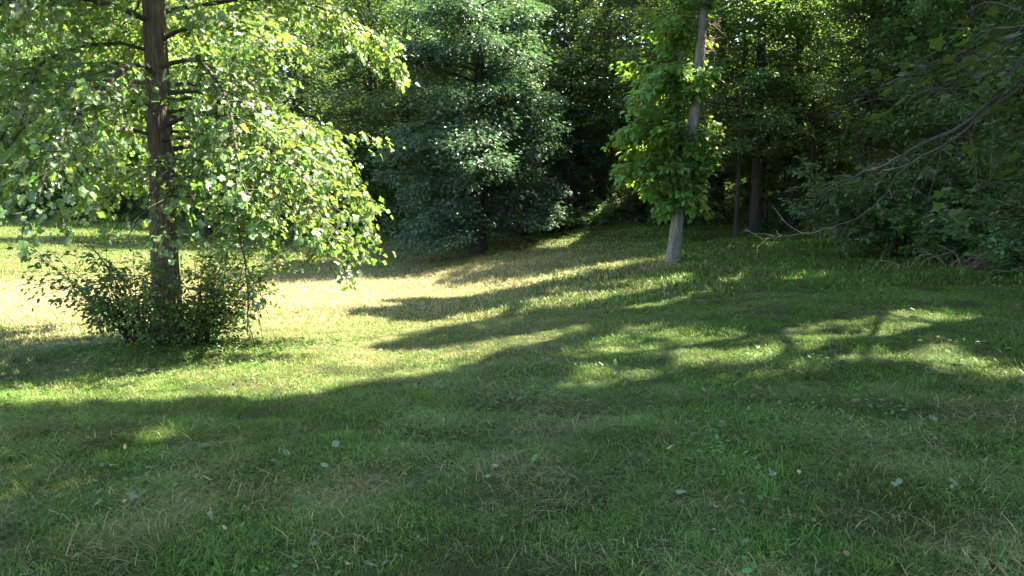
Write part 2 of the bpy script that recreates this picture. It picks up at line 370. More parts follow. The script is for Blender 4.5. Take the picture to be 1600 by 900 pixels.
def single_leaf_meshes(tmpl, mat):
    key = (tmpl, mat.name)
    if key not in _leafmesh:
        TV, TF = LEAF[tmpl]; out = []
        for t in (-.9, -.45, 0, .45, .9):
            V = TV.copy(); V[:, 2] += .06*np.sin(TV[:, 0]*5+t*3)*(1+TV[:, 1])
            out.append(mk_mesh('leaf', V, TF, {'tint': np.full(len(V), t)}, False, mat))
        _leafmesh[key] = out
    return _leafmesh[key]
def leaf_objs(L, tmpl, mat, parent, name='leaf'):
    "each leaf of L (parent space) an object of its own"
    ms = single_leaf_meshes(tmpl, mat)
    for i in range(len(L['c'])):
        o = bpy.data.objects.new(name, ms[int(np.clip(round(L['t'][i]/.45)+2, 0, 4))]); C.objects.link(o); o.parent = parent
        d, n = L['d'][i], L['n'][i]; s = np.cross(n, d); k = L['s'][i]
        mt = Matrix.Identity(4)
        for r_ in range(3):
            mt[r_][0] = d[r_]*k; mt[r_][1] = s[r_]*k; mt[r_][2] = n[r_]*k; mt[r_][3] = L['c'][i][r_]
        o.matrix_local = mt

# ------------------------------------------------------------------ tree skeletons
def grow(p, az, el, length, n, r, droop=0., wob=.12):
    pts = [np.array(p, float)]; st = length/n
    for i in range(n):
        e = el+droop*(i/n)
        pts.append(pts[-1]+st*np.array([math.cos(az)*math.cos(e), math.sin(az)*math.cos(e), math.sin(e)]))
        az += r.normal()*wob; el += r.normal()*wob*.7
    return np.array(pts)
def skeleton(r, Hh, r0, base, prof, nl, el, droop, lean=(0, 0), sub_gap=.38, anch_gap=.17, wob=.12, azf=None, subl=.42, limbk=.014, n_trunk=14, tmax=1.0):
    tt = np.linspace(0, 1, n_trunk)
    tr = np.c_[lean[0]*tt**1.2+np.cumsum(r.normal(size=n_trunk)*.012*Hh/14)-0, lean[1]*tt+np.cumsum(r.normal(size=n_trunk)*.012*Hh/14), tt*Hh]
    tr[:, :2] -= tr[0, :2]
    rad = r0*(1-tt)**.75*.88+.012; rad[0] = r0*1.1; 
    limbs, subs, A, D = [], [], [], []
    for i in range(nl):
        t = base+(tmax-base)*((i+.5*r.random())/nl)**.92*.985
        u = (t-base)/(1-base)
        k = t*(n_trunk-1); k0 = min(int(k), n_trunk-2); p = tr[k0]+(tr[k0+1]-tr[k0])*(k-k0)
        az = i*2.39996+r.normal()*.3 if azf is None else azf(r)
        l = prof(u, az)*r.uniform(.7, 1.15)
        if l < .15: continue
        rl = max(.012, min(.42*np.interp(t, tt, rad), .010+limbk*l))
        n = max(4, int(l/.55)+2)
        pts = grow(p, az, el(u)+r.normal()*.1, l, n, r, droop(u), wob)
        limbs.append((pts, np.linspace(rl, .006, len(pts))))
        m = max(2, int(l/sub_gap))
        for j in range(m):
            s = .18+.8*(j+r.random())/m
            k = s*n; k0 = min(int(k), n-1); q = pts[k0]+(pts[k0+1]-pts[k0])*(k-k0)
            dd = pts[k0+1]-pts[k0]; a0 = math.atan2(dd[1], dd[0]); e0 = math.asin(np.clip(dd[2]/np.linalg.norm(dd), -1, 1))
            sl = (subl*l*(1-s)+.3+.12*l*.4)*r.uniform(.6, 1.2)
            ns = max(2, int(sl/.35)+1)
            sp = grow(q, a0+(1 if j % 2 else -1)*r.uniform(.5, 1.2), e0*.6+r.normal()*.25, sl, ns, r, droop(u)*.8, wob*1.3)
            subs.append((sp, np.linspace(max(.006, rl*.35), .003, len(sp))))
            na = max(2, int(sl/anch_gap))
            for x in (np.arange(na)+r.random(na)*.8)/na*ns*.999:
                k0 = int(x); A.append(sp[k0]+(sp[k0+1]-sp[k0])*(x-k0)); D.append(sp[k0+1]-sp[k0])
        A.append(pts[-1]); D.append(pts[-1]-pts[-2])
    return dict(trunk=(tr, rad), limbs=limbs, subs=subs, A=np.array(A), D=norm(np.array(D)))
def ridged(n, sides, r, amp=.12, flare=1.0):
    a = np.arange(sides)/sides*2*PI; out = np.ones((n, sides))
    for f in (5, 8, 13):
        if f < sides/2: out += amp*(.5 if f > 5 else 1)*np.cos(f*a[None]+r.uniform(0, 6)+np.cumsum(r.normal(size=n)*.12)[:, None])*.5
    out[0] *= 1.0+.25*flare*np.cos(4*a+r.uniform(0, 6))**2
    return out
def trunk_fine(tr, rad, n, sides, r, amp=.1, flare=.35):
    t = np.linspace(0, 1, len(tr)); tf = np.linspace(0, 1, n)**1.3
    P = np.c_[[np.interp(tf, t, tr[:, i]) for i in range(3)]].T; R = np.interp(tf, t, rad)
    h = P[:, 2]-P[0, 2]; R = R*(1+flare*np.exp(-h/.28))
    P[0, 2] -= .35
    return tube(P, R, sides, ridged(n, sides, r, amp))
def wood_mesh(S, mat, r, sides=8, n=16, minr=.006, subs=True, flare=.35):
    a = Acc(); a.add(*trunk_fine(*S['trunk'], n, sides, r, .1, flare))
    for p, q in S['limbs']: a.add(*tube(p, q, 5))
    if subs:
        for p, q in S['subs']:
            if q[0] > minr: a.add(*tube(p, q, 3))
    return a.mesh('trunk', mat)

# ------------------------------------------------------------------ woodland archetypes
def prof_round(R): return lambda u, az: R*(math.sin(PI*min(1, .12+u*.86))**.7)
def prof_cone(R, lo=.55): return lambda u, az: R*((lo+(1-lo)*min(1, u/.25)) if u < .25 else (1-(u-.25)/.75)**.8+.06)
def archetype(seed, Hh, r0, base, prof, nl, el, droop, k, sig, size, mat, bark, tmpl='kite', **kw):
    r = np.random.default_rng(seed)
    lk = {q: kw.pop(q) for q in ('tilt', 'spread', 'flat') if q in kw}
    ld = kw.pop('ldroop', .3); thin = kw.pop('thin', 0)
    S = skeleton(r, Hh, r0, base, prof, nl, el, droop, **kw)
    L = leaves_on(S['A'], S['D'], k, sig, size, r, droop=ld, **lk)
    if thin:
        c = L['c']; cl = snoise(c[:, 0]+c[:, 2]*.6, c[:, 1]-c[:, 2]*.5, 2.4, seed)
        L = sub(L, (c[:, 2] < thin) | (cl > -.35))
    return dict(L=L, wood=wood_mesh(S, M[bark], r, 8, 16, .012), crown=None, mat=mat, tmpl=tmpl, H=Hh)
up = lambda a, b: (lambda u: a+(b-a)*u)
ARCH = {
 'broad': archetype(1, 20, .26, .10, prof_round(4.3), 60, up(.1, 1.0), lambda u: -.4, 10, .22, .18, 'wood_a', 'bark_mid', thin=8.5, sub_gap=.42, anch_gap=.2),
 'broad2': archetype(2, 18, .23, .08, prof_round(4.0), 58, up(.1, 1.0), lambda u: -.4, 10, .22, .18, 'wood_b', 'bark_mid', thin=8.5, sub_gap=.42, anch_gap=.2),
 'tall': archetype(3, 22, .24, .14, prof_round(3.2), 60, up(.15, 1.1), lambda u: -.4, 10, .22, .17, 'wood_a', 'bark_dark', thin=8.5, sub_gap=.42, anch_gap=.2),
 'shade': archetype(8, 21, .27, .26, prof_round(4.9), 46, up(.2, 1.0), lambda u: -.35, 8, .3, .25, 'wood_b', 'bark_mid', sub_gap=.5, anch_gap=.26),
 'low': archetype(4, 9, .09, .05, prof_round(2.5), 46, up(.2, .9), lambda u: -.5, 9, .15, .125, 'wood_a', 'bark_dark', sub_gap=.3, anch_gap=.16, ldroop=.15, tilt=.35),
 'low2': archetype(5, 7, .07, .05, prof_round(2.2), 42, up(.1, .9), lambda u: -.35, 9, .14, .12, 'wood_b', 'bark_dark', sub_gap=.3, anch_gap=.16, ldroop=.15, tilt=.35),
 'edge': archetype(6, 14, .2, .05, prof_round(3.6), 66, up(-.05, 1.0), lambda u: -.4+.2*u, 10, .2, .15, 'wood_a', 'bark_dark', sub_gap=.38, anch_gap=.19),
 'mid': archetype(9, 10, .085, .26, prof_round(2.7), 56, up(.15, .9), lambda u: -.5, 10, .15, .125, 'under', 'bark_dark', sub_gap=.3, anch_gap=.16, ldroop=.15, tilt=.35),
 'hemlock': archetype(7, 13, .16, .03, prof_cone(2.6, .8), 84, up(-.02, .4), lambda u: -.35, 14, .11, .10, 'conifer', 'bark_dark', sub_gap=.34, anch_gap=.17, ldroop=.15, tilt=.3, flat=.3),
}
for a_ in ARCH: print(a_, len(ARCH[a_]['L']['c']))
def arch_tree(kind, name, label, catg, loc, rz, sc, group, cull=True):
    a = ARCH[kind]
    t = thing(name, label, catg, loc, rz, group, sc)
    obj('trunk', a['wood'], t)
    me = None
    if cull and loc[1] < 36:
        W = xform(a['L'], loc, rz, sc)['c']
        m = in_sunbeam(W)
        h = in_hero_beam(W)
        m |= h & (rng.random(len(h)) < .8)
        if m.mean() > .006:
            me = leaf_mesh('crown', sub(a['L'], ~m), a['tmpl'], M[a['mat']])
    if me is None:
        if a['crown'] is None: a['crown'] = leaf_mesh('crown', a['L'], a['tmpl'], M[a['mat']])
        me = a['crown']
    obj('crown', me, t)
    return t
R = np.random.default_rng
def gz(x, y): return float(H(x, y))

# ------------------------------------------------------------------ the lone tulip tree on the left
def tulip_tree():
    r = np.random.default_rng(21)
    loc = (-5.18, 11.0, gz(-5.18, 11.0))
    t = thing('tulip_tree', 'sunlit broad-leaved tree with brown furrowed trunk and drooping branches on the left of the meadow', 'tree', loc)
    def prof(u, az):
        side = math.cos(az)                                      # +1 towards +X
        return (4.1-.4*max(0, -side)+.0*side)*(1 if u < .45 else max(.25, 1-(u-.45)*1.25))*(.86+.14*min(1, u*5))
    S = skeleton(r, 14, .215, .165, prof, 84, up(.14, .9), lambda u: -1.2+.9*u, (.2, .2), .22, .11, .15, subl=.4, limbk=.0065, n_trunk=18)
    S2 = skeleton(R(22), 14, .215, .155, lambda u, az: 3.6, 9, lambda u: .05, lambda u: -1.25, (.2, .2), .2, .11, .16, azf=lambda q: q.uniform(-1.1, .5), subl=.3, limbk=.005, n_trunk=18, tmax=.30)
    kp = R(23).random(len(S2['A'])) < .42; S2['A'] = S2['A'][kp]; S2['D'] = S2['D'][kp]
    S['limbs'] += S2['limbs']; S['subs'] += S2['subs']; S['A'] = np.vstack([S['A'], S2['A']]); S['D'] = np.vstack([S['D'], S2['D']])
    a = Acc(); a.add(*trunk_fine(*S['trunk'], 110, 30, r, .10, .22)); obj('trunk', a.mesh('trunk', M['bark_tulip']), t)
    for p, q in S['limbs']:
        b = Acc(); b.add(*tube(p, q*1.15, 6)); root = p[0]
        obj('limb', b.mesh('limb', M['bark_branch']), t)
    b = Acc()
    for p, q in S['subs']: b.add(*tube(p, q, 3))
    obj('twigs', b.mesh('twigs', M['bark_branch']), t, kind='stuff')
    A, D = S['A'], S['D']
    w = A+np.array(loc)
    # nothing grows in the open lower left below the limbs, nor through the ground
    keep = w[:, 2] > H0(w[:, 0], w[:, 1])+.12
    low = 1.7-.6*np.clip((A[:, 0]+.6)/2.2, 0, 1)-1.0*np.clip((A[:, 0]-1.0)/1.2, 0, 1)
    keep &= A[:, 2] > low+.3*np.sin(A[:, 0]*3.1)*np.sin(A[:, 1]*2.3+1)
    A, D = A[keep], D[keep]
    gap = (r.random(len(A)) > .68) | ~((np.abs((A[:, 0]-.05)*.905+A[:, 1]*.426) < .45) & (A[:, 0]*.426-A[:, 1]*.905 > -.1) & (A[:, 2] < 6))
    A, D = A[gap], D[gap]                                          # few leaves in front of the trunk
    L = leaves_on(A, D, 8, .09, .070, r, spread=1.0, droop=.45, tilt=.7, jit=.38)
    W = L['c']+np.array(loc)
    ok = W[:, 2] > H0(W[:, 0], W[:, 1])+.1
    L = sub(L, ok); W = W[ok]
    # the leaves nearest the viewer are leaves of their own
    dep = W[:, 1]; vis = (np.abs(W[:, 0])/np.maximum(dep, .1) < .68) & (W[:, 2] < 1.6+.22*dep)
    order = np.argsort(np.where(vis, np.linalg.norm(W-np.array([0, 0, 1.6]), axis=1), 1e9))
    near = np.zeros(len(W), bool); near[order[:900:3][:300]] = True
    leaf_objs(sub(L, near), 'tulip', M['tulip'], t)
    obj('foliage', leaf_mesh('foliage', sub(L, ~near), 'tulip', M['tulip']), t, kind='stuff')
    print('tulip leaves', len(W))
tulip_tree()

# ------------------------------------------------------------------ the pin oak in the middle
def pin_oak():
    r = np.random.default_rng(31)
    x, y = -1.36, 30.3; loc = (x, y, gz(x, y))
    t = thing('oak_tree', 'dark bluish-green oak with skirt of drooping branches at the far end of the meadow, centre', 'tree', loc)
    def prof(u, az): return (4.0-.55*math.cos(az))*(.9+.1*min(1, u/.15) if u < .2 else max(.08, 1-(u-.2)/.8)**.62)
    S = skeleton(r, 17, .3, .075, prof, 118, up(-.2, .8), lambda u: -.32, (.1, 0), .30, .16, .12)
    b = Acc(); b.add(*trunk_fine(*S['trunk'], 40, 14, r, .08, .35)); obj('trunk', b.mesh('trunk', M['bark_dark']), t)
    b = Acc()
    for p, q in S['limbs']: b.add(*tube(p, q, 5))
    for p, q in S['subs']: b.add(*tube(p, q, 3))
    obj('branches', b.mesh('branches', M['bark_dark']), t, kind='stuff')
    L = leaves_on(S['A'], S['D'], 18, .21, .143, r, spread=.8, droop=.25, tilt=.5)
    W = L['c']+np.array(loc); L = sub(L, (W[:, 2] > H0(W[:, 0], W[:, 1])+.75+.5*(np.hypot(L['c'][:, 0], L['c'][:, 1]+1.2) < 1.3)) & ~(in_sunbeam(W) & (L['c'][:, 2] > 10.2)))
    obj('crown', leaf_mesh('crown', L, 'kite', M['oak']), t, kind='stuff')
    print('oak leaves', len(L['c']))
pin_oak()

# ------------------------------------------------------------------ the leaning grey-trunked tree right of centre
def sprout_tree():
    r = np.random.default_rng(41)
    x, y = 4.42, 20.3; z = gz(x, y); loc = (x, y, z)
    t = thing('leaning_tree', 'leaning grey-trunked tree clothed in bright green leafy sprouts, right of the middle', 'tree', loc)
    n = 22; tt = np.linspace(0, 1, n); Hh = 15
    tr = np.c_[np.interp(tt*Hh, [0, .7, 1.4, 2.2, 3.1, 4.2, 5.5, 7, 10, 15], [0, .035, .10, .23, .38, .5, .57, .63, .8, 1.0]), .02*Hh*tt, tt*Hh]
    rad = .185*(1-.8*tt)+.0; rad[0] *= 1.1
    b = Acc(); b.add(*trunk_fine(tr, rad, 70, 20, r, .09, .3)); obj('trunk', b.mesh('trunk', M['bark_grey']), t)
    limbs, subs, A, D = [], [], [], []
    def add_limb(h, az, el, l, droop, g=.16):
        p = np.array([np.interp(h/Hh, tt, tr[:, i]) for i in range(3)])
        pts = grow(p, az, el, l, 5, r, droop, .15); limbs.append((pts, np.linspace(.012+.012*l, .005, 6)))
        for j in range(max(2, int(l/.3))):
            s = .25+.75*r.random(); k = s*5; k0 = min(int(k), 4); q = pts[k0]+(pts[k0+1]-pts[k0])*(k-k0); dd = pts[k0+1]-pts[k0]
            sl = .25+.3*l*(1-s)*r.uniform(.7, 1.3)
            sp = grow(q, math.atan2(dd[1], dd[0])+r.normal()*.8, el*.4+r.normal()*.2, sl, 3, r, droop, .15); subs.append((sp, np.linspace(.007, .003, 4)))
            for x_ in np.arange(0, 3, g/sl*3 if sl > g else 1.5): k0 = min(int(x_), 2); A.append(sp[k0]+(sp[k0+1]-sp[k0])*(x_-k0)); D.append(sp[k0+1]-sp[k0])
        A.append(pts[-1]); D.append(pts[-1]-pts[-2])
    for i in range(92):                                          # sprouts along the stem, fullest on the left
        h = 1.75+5.3*r.random()**.9
        az = PI+r.normal()*.85-.35
        w = math.cos(az-PI)*.5+.5
        l = (.45+1.6*w*math.sin(PI*np.clip((h-.6)/6.6, 0, 1))**.8)*r.uniform(.45, 1.2)
        if math.sin(h*5.2) < -.35: l *= .6
        add_limb(h, az, .22+r.normal()*.2, l, -.5)
    for i in range(26): add_limb(1.6+1.3*r.random(), r.uniform(0, 2*PI), -.1+r.normal()*.2, r.uniform(.3, .8), -.6)
    for h in (1.9, 2.4, 2.9, 3.6, 4.1, 4.7, 5.3): add_limb(h, PI+r.normal()*.5-.3, .25, r.uniform(1.4, 2.0), -.55)
    for i in range(12): add_limb(1.7+2.6*r.random(), r.uniform(-PI, .6), .1+r.normal()*.2, r.uniform(.3, .75), -.6)
    for i in range(12): add_limb(2.6+1.4*r.random(), r.normal()*.6-.3, .2, r.uniform(.4, .75), -.6)
    nlow = len(A)
    for i in range(46):                                           # the crown above
        h = 7.6+7.0*r.random(); l = 3.0*math.sin(PI*np.clip((h-5.5)/10.5, .05, 1))**.7*r.uniform(.7, 1.15)
        add_limb(h, i*2.4+r.normal()*.3, .45+.4*(h-7.6)/7, l, -.5, .2)
    for p, q in limbs:
        b = Acc(); b.add(*tube(p, q, 5)); obj('limb', b.mesh('limb', M['bark_grey']), t)
    b = Acc()
    for p, q in subs: b.add(*tube(p, q, 3))
    obj('twigs', b.mesh('twigs', M['bark_grey']), t, kind='stuff')
    for i in range(34):                                           # dead stubs on the right of the stem
        h = r.choice([2.9, 3.2, 4.2, 4.9, 5.6, 6.0, 6.3])+r.normal()*.18
        p = np.array([np.interp(h/Hh, tt, tr[:, j]) for j in range(3)])
        pts = grow(p, r.normal()*.55-.25, .1+r.normal()*.35, r.uniform(.35, .8) if h > 5 else r.uniform(.2, .45), 5, r, -.3, .4)
        b = Acc(); b.add(*tube(pts, np.linspace(.013, .004, 6), 4))
        for j in (2, 3, 4):
            q = grow(pts[j], r.uniform(-1.4, 1.2), r.normal()*.6, r.uniform(.1, .28), 3, r, -.3, .4); b.add(*tube(q, np.linspace(.007, .003, 4), 3))
        obj('dead_twig', b.mesh('dead_twig', M['dead_wood']), t)
    A = np.array(A); D = norm(np.array(D))
    L1 = leaves_on(A[:nlow], D[:nlow], 7, .10, .138, r, spread=.7, droop=.35, tilt=.33, jit=.28)
    L2 = leaves_on(A[nlow:], D[nlow:], 34, .3, .22, r, spread=.8, droop=.35, tilt=.5, jit=.25)
    W = L2['c']+np.array(loc); hb = in_hero_beam(W)
    L2 = sub(L2, ~in_sunbeam(W) & ~(hb & (r.random(len(hb)) < .8)))
    W = L1['c']+np.array(loc); L1 = sub(L1, (W[:, 2] > z+1.2))
    order = np.argsort(np.linalg.norm(L1['c']+np.array(loc)-np.array([0, 0, 1.6]), axis=1))
    near = np.zeros(len(order), bool); near[order[:900:3][:300]] = True
    leaf_objs(sub(L1, near), 'heart', M['sprout'], t)
    obj('foliage', leaf_mesh('foliage', sub(L1, ~near), 'heart', M['sprout']), t, kind='stuff')
    obj('crown', leaf_mesh('crown', L2, 'kite', M['wood_b']), t, kind='stuff')
    print('sprout leaves', len(L1['c']), len(L2['c']))
sprout_tree()

# ------------------------------------------------------------------ shrubs
def shrub(name, label, loc, r, ns, hgt, spread_r, k, size, mat, tmpl='oval', bark='bark_dark', el=(.75, 1.35), azr=(0, 2*PI), cull=False, droop=-.5, tilt=.5, group=None, cat_='shrub'):
    t = thing(name, label, cat_, loc, 0, group)
    A, D, subs = [], [], []
    for i in range(ns):
        az = r.uniform(*azr); e = r.uniform(*el); l = hgt*r.uniform(.6, 1.15)/max(.55, math.sin(e))
        rr = spread_r*.18*r.random()**.5; a2 = r.uniform(0, 2*PI)
        p0 = np.array([rr*math.cos(a2), rr*math.sin(a2), 0]); p0[2] = gz(loc[0]+p0[0], loc[1]+p0[1])-loc[2]-.05
        pts = grow(p0, az, e, l, 6, r, droop, .14)
        b = Acc(); b.add(*tube(pts, np.linspace(.006+.004*hgt, .003, 7), 5))
        obj('stem', b.mesh('stem', M[bark]), t)
        for j in range(int(4+l*4.5)):
            s = .22+.78*r.random(); kk = s*6; k0 = min(int(kk), 5); q = pts[k0]+(pts[k0+1]-pts[k0])*(kk-k0)
            sl = (.2+.32*l*(1-s*.6))*r.uniform(.5, 1.1)*min(1.3, spread_r)
            sp = grow(q, az+r.normal()*1.1, r.normal()*.3+.1, sl, 3, r, -.4, .2); subs.append((sp, np.linspace(.005, .002, 4)))
            for x in np.arange(.4, 3, .1/sl*3): k0 = min(int(x), 2); A.append(sp[k0]+(sp[k0+1]-sp[k0])*(x-k0)); D.append(sp[k0+1]-sp[k0])
    b = Acc()
    for p, q in subs: b.add(*tube(p, q, 3))
    obj('twigs', b.mesh('twigs', M[bark]), t, kind='stuff')
    A = np.array(A); D = norm(np.array(D))
    L = leaves_on(A, D, k, .05, size, r, spread=.8, droop=.2, tilt=tilt)
    W = L['c']+np.array(loc); L = sub(L, W[:, 2] > H0(W[:, 0], W[:, 1])+.04)
    obj('foliage', leaf_mesh('foliage', L, tmpl, M[mat]), t, kind='stuff')
    return t
def at(x, y): return (x, y, gz(x, y))
shrub('shrub', 'dark bushy shrub spreading left from the foot of the sunlit left tree', at(-5.65, 11.1), R(51), 26, 1.7, 1.0, 3, .066, 'shrub', azr=(1.2, 5.0), el=(.92, 1.42))
shrub('shrub', 'loose twiggy shrub spreading right from the foot of the sunlit left tree', at(-4.7, 11.1), R(52), 32, 1.7, 1.05, 3, .064, 'weed', azr=(-2.0, 2.0), el=(.74, 1.42))
shrub('shrub', 'low leafy suckers in front of the foot of the sunlit left tree', at(-5.0, 10.65), R(50), 16, .5, .9, 3, .06, 'weed', el=(.5, 1.3))
shrub('shrub', 'pale green shrub at the wood edge between the oak and the leaning tree', at(3.4, 32.2), R(53), 16, 1.5, 1.2, 6, .11, 'pale_shrub')
shrub('shrub', 'big dark rounded shrub under the bare low branches at the right wood edge', at(9.5, 18.2), R(54), 30, 2.6, 1.3, 6, .10, 'under')
shrub('shrub', 'light green leafy shrub right of the big dark rounded shrub', at(9.5, 15.8), R(55), 22, 1.7, 1.2, 6, .10, 'shrub')
shrub('shrub', 'low shrub at the right border beside dead brown brush', at(8.9, 12.6), R(56), 20, 1.1, 1.1, 6, .085, 'under')
shrub('shrub', 'weedy green tuft of leaves at the foot of the leaning tree', at(4.85, 20.2), R(57), 12, .45, .8, 3, .09, 'sprout', el=(.5, 1.3))
shrub('shrub', 'low dark undergrowth bush left of the oak at the wood edge', at(-5.6, 38.2), R(58), 18, 1.3, 1.2, 6, .11, 'under')
shrub('shrub', 'low bush at the wood edge just right of the oak trunk', at(.8, 35.2), R(59), 18, 1.4, 1.3, 6, .11, 'under')

# ------------------------------------------------------------------ the maple reaching in from the right
def limb_path(pts, r0, r1, sides=7, jit=.012, r=None):
    p = np.array(pts); n = len(p)
    t = np.arange(n); tf = np.linspace(0, n-1, (n-1)*3+1)
    # Catmull-like smoothing
    m = np.gradient(p, axis=0); out = []
    for x in tf:
        i = min(int(x), n-2); u = x-i
        h00 = 2*u**3-3*u**2+1; h10 = u**3-2*u**2+u; h01 = -2*u**3+3*u**2; h11 = u**3-u**2
        out.append(h00*p[i]+h10*m[i]+h01*p[i+1]+h11*m[i+1])
    out = np.array(out)
    if r is not None: out[1:-1] += r.normal(size=(len(out)-2, 3))*jit
    return tube(out, np.linspace(r0, r1, len(out)), sides), out
BR = {'a': [(4.546,6.518,2.888),(4.419,6.633,2.761),(4.368,6.74,2.578),(4.282,6.846,2.381),(4.101,6.955,2.21),(3.821,7.065,2.044),(3.649,7.179,1.914),(3.407,7.293,1.784),(3.216,7.413,1.694),(3.112,7.532,1.6),(3.056,7.648,1.483)],
 'b': [(4.546,6.497,2.727),(4.423,6.61,2.543),(4.291,6.727,2.384),(4.178,6.844,2.229),(4.027,6.96,2.066),(3.837,7.078,1.927),(3.716,7.198,1.794),(3.694,7.322,1.693),(3.68,7.44,1.55),(3.554,7.556,1.389),(3.355,7.677,1.261),(3.147,7.803,1.182),(2.895,7.932,1.12),(2.702,8.068,1.112),(2.571,8.216,1.195)],
 'c': [(4.474,6.435,3.026),(4.364,6.584,3.007),(4.244,6.735,3.007),(4.142,6.883,2.983),(4.159,7.023,2.898),(4.06,7.168,2.844),(3.904,7.311,2.78),(3.799,7.452,2.7),(3.719,7.593,2.621)],
 'd': [(4.546,6.56,3.21),(4.407,6.663,3.13),(4.316,6.788,3.223),(4.248,6.91,3.285),(4.193,7.019,3.256),(4.215,7.124,3.19),(4.135,7.216,3.026),(3.988,7.313,2.898),(3.897,7.418,2.827)],
 'e': [(4.33,6.532,2.996),(4.234,6.615,2.854),(4.16,6.704,2.763),(4.111,6.794,2.68),(4.116,6.888,2.628),(4.06,6.979,2.556),(3.912,7.078,2.541),(3.729,7.173,2.495)],
 'f': [(4.224,6.754,2.37),(4.227,6.914,2.519),(4.137,7.059,2.55),(3.98,7.204,2.581),(3.814,7.337,2.515),(3.575,7.477,2.502)],
 'g': [(3.794,6.999,1.923),(3.639,7.146,1.811),(3.536,7.296,1.723),(3.424,7.454,1.701),(3.336,7.624,1.767),(3.241,7.782,1.744)],
 'h': [(3.157,7.562,1.6),(3.113,7.592,1.439),(3.056,7.634,1.373)]}
def maple_tree():
    r = np.random.default_rng(61)
    x, y = 7.9, 6.6; z = gz(x, y); loc = np.array((x, y, z))
    t = thing('maple_tree', 'maple reaching in from the right edge with bare twisting low branches and dim leaves', 'tree', tuple(loc))
    S = skeleton(r, 19, .27, .34, prof_round(5.2), 44, up(.3, 1.0), lambda u: -.3, (-.2, .2), .6, .28)
    b = Acc(); b.add(*trunk_fine(*S['trunk'], 40, 14, r, .08, .35))
    obj('trunk', b.mesh('trunk', M['bark_mid']), t)
    b = Acc()
    for p, q in S['limbs']: b.add(*tube(p, q, 5))
    obj('upper_limbs', b.mesh('upper_limbs', M['bark_mid']), t, kind='stuff')
    LN = []; root = np.array((7.86, 6.62, z+4.2)); fork = np.array((5.2, 6.35, 3.42))
    for key, r0, r1 in (('a', .021, .005), ('b', .015, .0035), ('c', .013, .004), ('d', .012, .004), ('e', .009, .003), ('f', .008, .003), ('g', .008, .003), ('h', .005, .002)):
        p = [np.array(q) for q in BR[key]]
        if key == 'a': p = [root, np.array((6.6, 6.4, 3.95)), fork]+p
        elif key in 'bcd': p = [fork]+p
        (V, F), line = limb_path(p, r0*1.5 if key == 'a' else r0, r1, 7, .008, r)
        b = Acc(); b.add(V-loc, F)
        for j in range(len(line)//3):                            # bare side twigs
            k = r.integers(4, len(line)-1); dd = line[k+1 if k+1 < len(line) else k]-line[k-1]
            q = grow(line[k], math.atan2(dd[1], dd[0])+r.normal()*.6, -.25+r.normal()*.4, r.uniform(.12, .5), 5, r, -.3, .3)
            b.add(*tube(q-loc, np.linspace(.005, .0022, 6), 4))
        LN.append(line); obj('branch', b.mesh('branch', M['bark_branch']), t)
    LN = np.vstack(LN); az_el = lambda v: (math.atan2(v[1], v[0]), math.asin(v[2]/np.linalg.norm(v)))
    # the few flat sprays of leaves on these branches
    A, D = [], []
    for (cx, cy, cz, rx, rz, m) in ((3.95, 7.15, 2.75, .32, .16, 24), (3.55, 7.4, 2.55, .3, .12, 20), (4.25, 6.8, 2.62, .25, .14, 16), (4.45, 6.75, 2.95, .3, .18, 20), (4.3, 7.0, 2.0, .26, .2, 18), (4.5, 6.8, 1.75, .25, .2, 16), (3.9, 7.3, 1.55, .14, .06, 5), (4.15, 7.3, 1.3, .2, .08, 7), (3.25, 7.6, 2.4, .2, .05, 8), (4.6, 7.0, 1.4, .2, .12, 8)):
        for i in range(m):
            A.append((cx+r.normal()*rx, cy+r.normal()*.3, cz+r.normal()*rz)); D.append((-.8, .2, -.1))
        c_ = np.array((cx, cy, cz)); near_ = LN[np.argmin(np.linalg.norm(LN-c_-np.array((.35, -.05, .15)), axis=1))]
        stem = grow(near_, *az_el(c_-near_+np.array((-.15, 0, -.02))), np.linalg.norm(c_-near_)+.15, 6, r, -.1, .06); b = Acc(); b.add(*tube(stem-loc, np.linspace(.006, .0025, 7), 4))
        for q in A[-m:]:
            q = np.array(q); j = min(int(np.argmin(np.linalg.norm(stem-q, axis=1))), 5); b.add(*tube(np.array([stem[j]-loc, (stem[j]+q)/2-loc+np.array((0, 0, .02)), q-loc]), [.0025, .002, .0014], 3))
        obj('twigs', b.mesh('twigs', M['bark_branch']), t, kind='stuff')
    L = leaves_on(np.array(A)-loc, norm(np.array(D)), 2, .06, .105, r, spread=.6, droop=.1, tilt=.28, jit=.25); L = sub(L, ~in_sunbeam(L['c']+loc))
    leaf_objs(L, 'maple', M['maple'], t)
    L = leaves_on(S['A'], S['D'], 9, .26, .2, r, droop=.3)
    W = L['c']+loc; L = sub(L, ~in_sunbeam(W) & ~in_hero_beam(W))
    obj('crown', leaf_mesh('crown', L, 'kite', M['wood_b']), t, kind='stuff')
maple_tree()
(Vb, Fb), _l = limb_path([(9.0, 10.4, .32), (7.938, 10.946, .475), (7.698, 11.141, .426), (7.541, 11.339, .396), (7.375, 11.544, .424)], .02, .008, 6, .006, R(62))
b_ = Acc(); b_.add(Vb, Fb); tag(obj('fallen_branch', b_.mesh('fallen_branch', M['bark_branch'])), 'dark bare branch end poking from the low shrub at the right border', 'branch')
(Vb, Fb), _l = limb_path([(9.15, 21.2, 2.6), (9.075, 21.19, 1.74), (9.1, 21.1, .9), (9.075, 20.96, -.15)], .012, .014, 6, .01, R(63))
b_ = Acc(); b_.add(Vb, Fb); tag(obj('bare_stem', b_.mesh('bare_stem', M['bark_dark'])), 'thin bare upright stem at the dark wood edge below the twisting branches', 'stem')
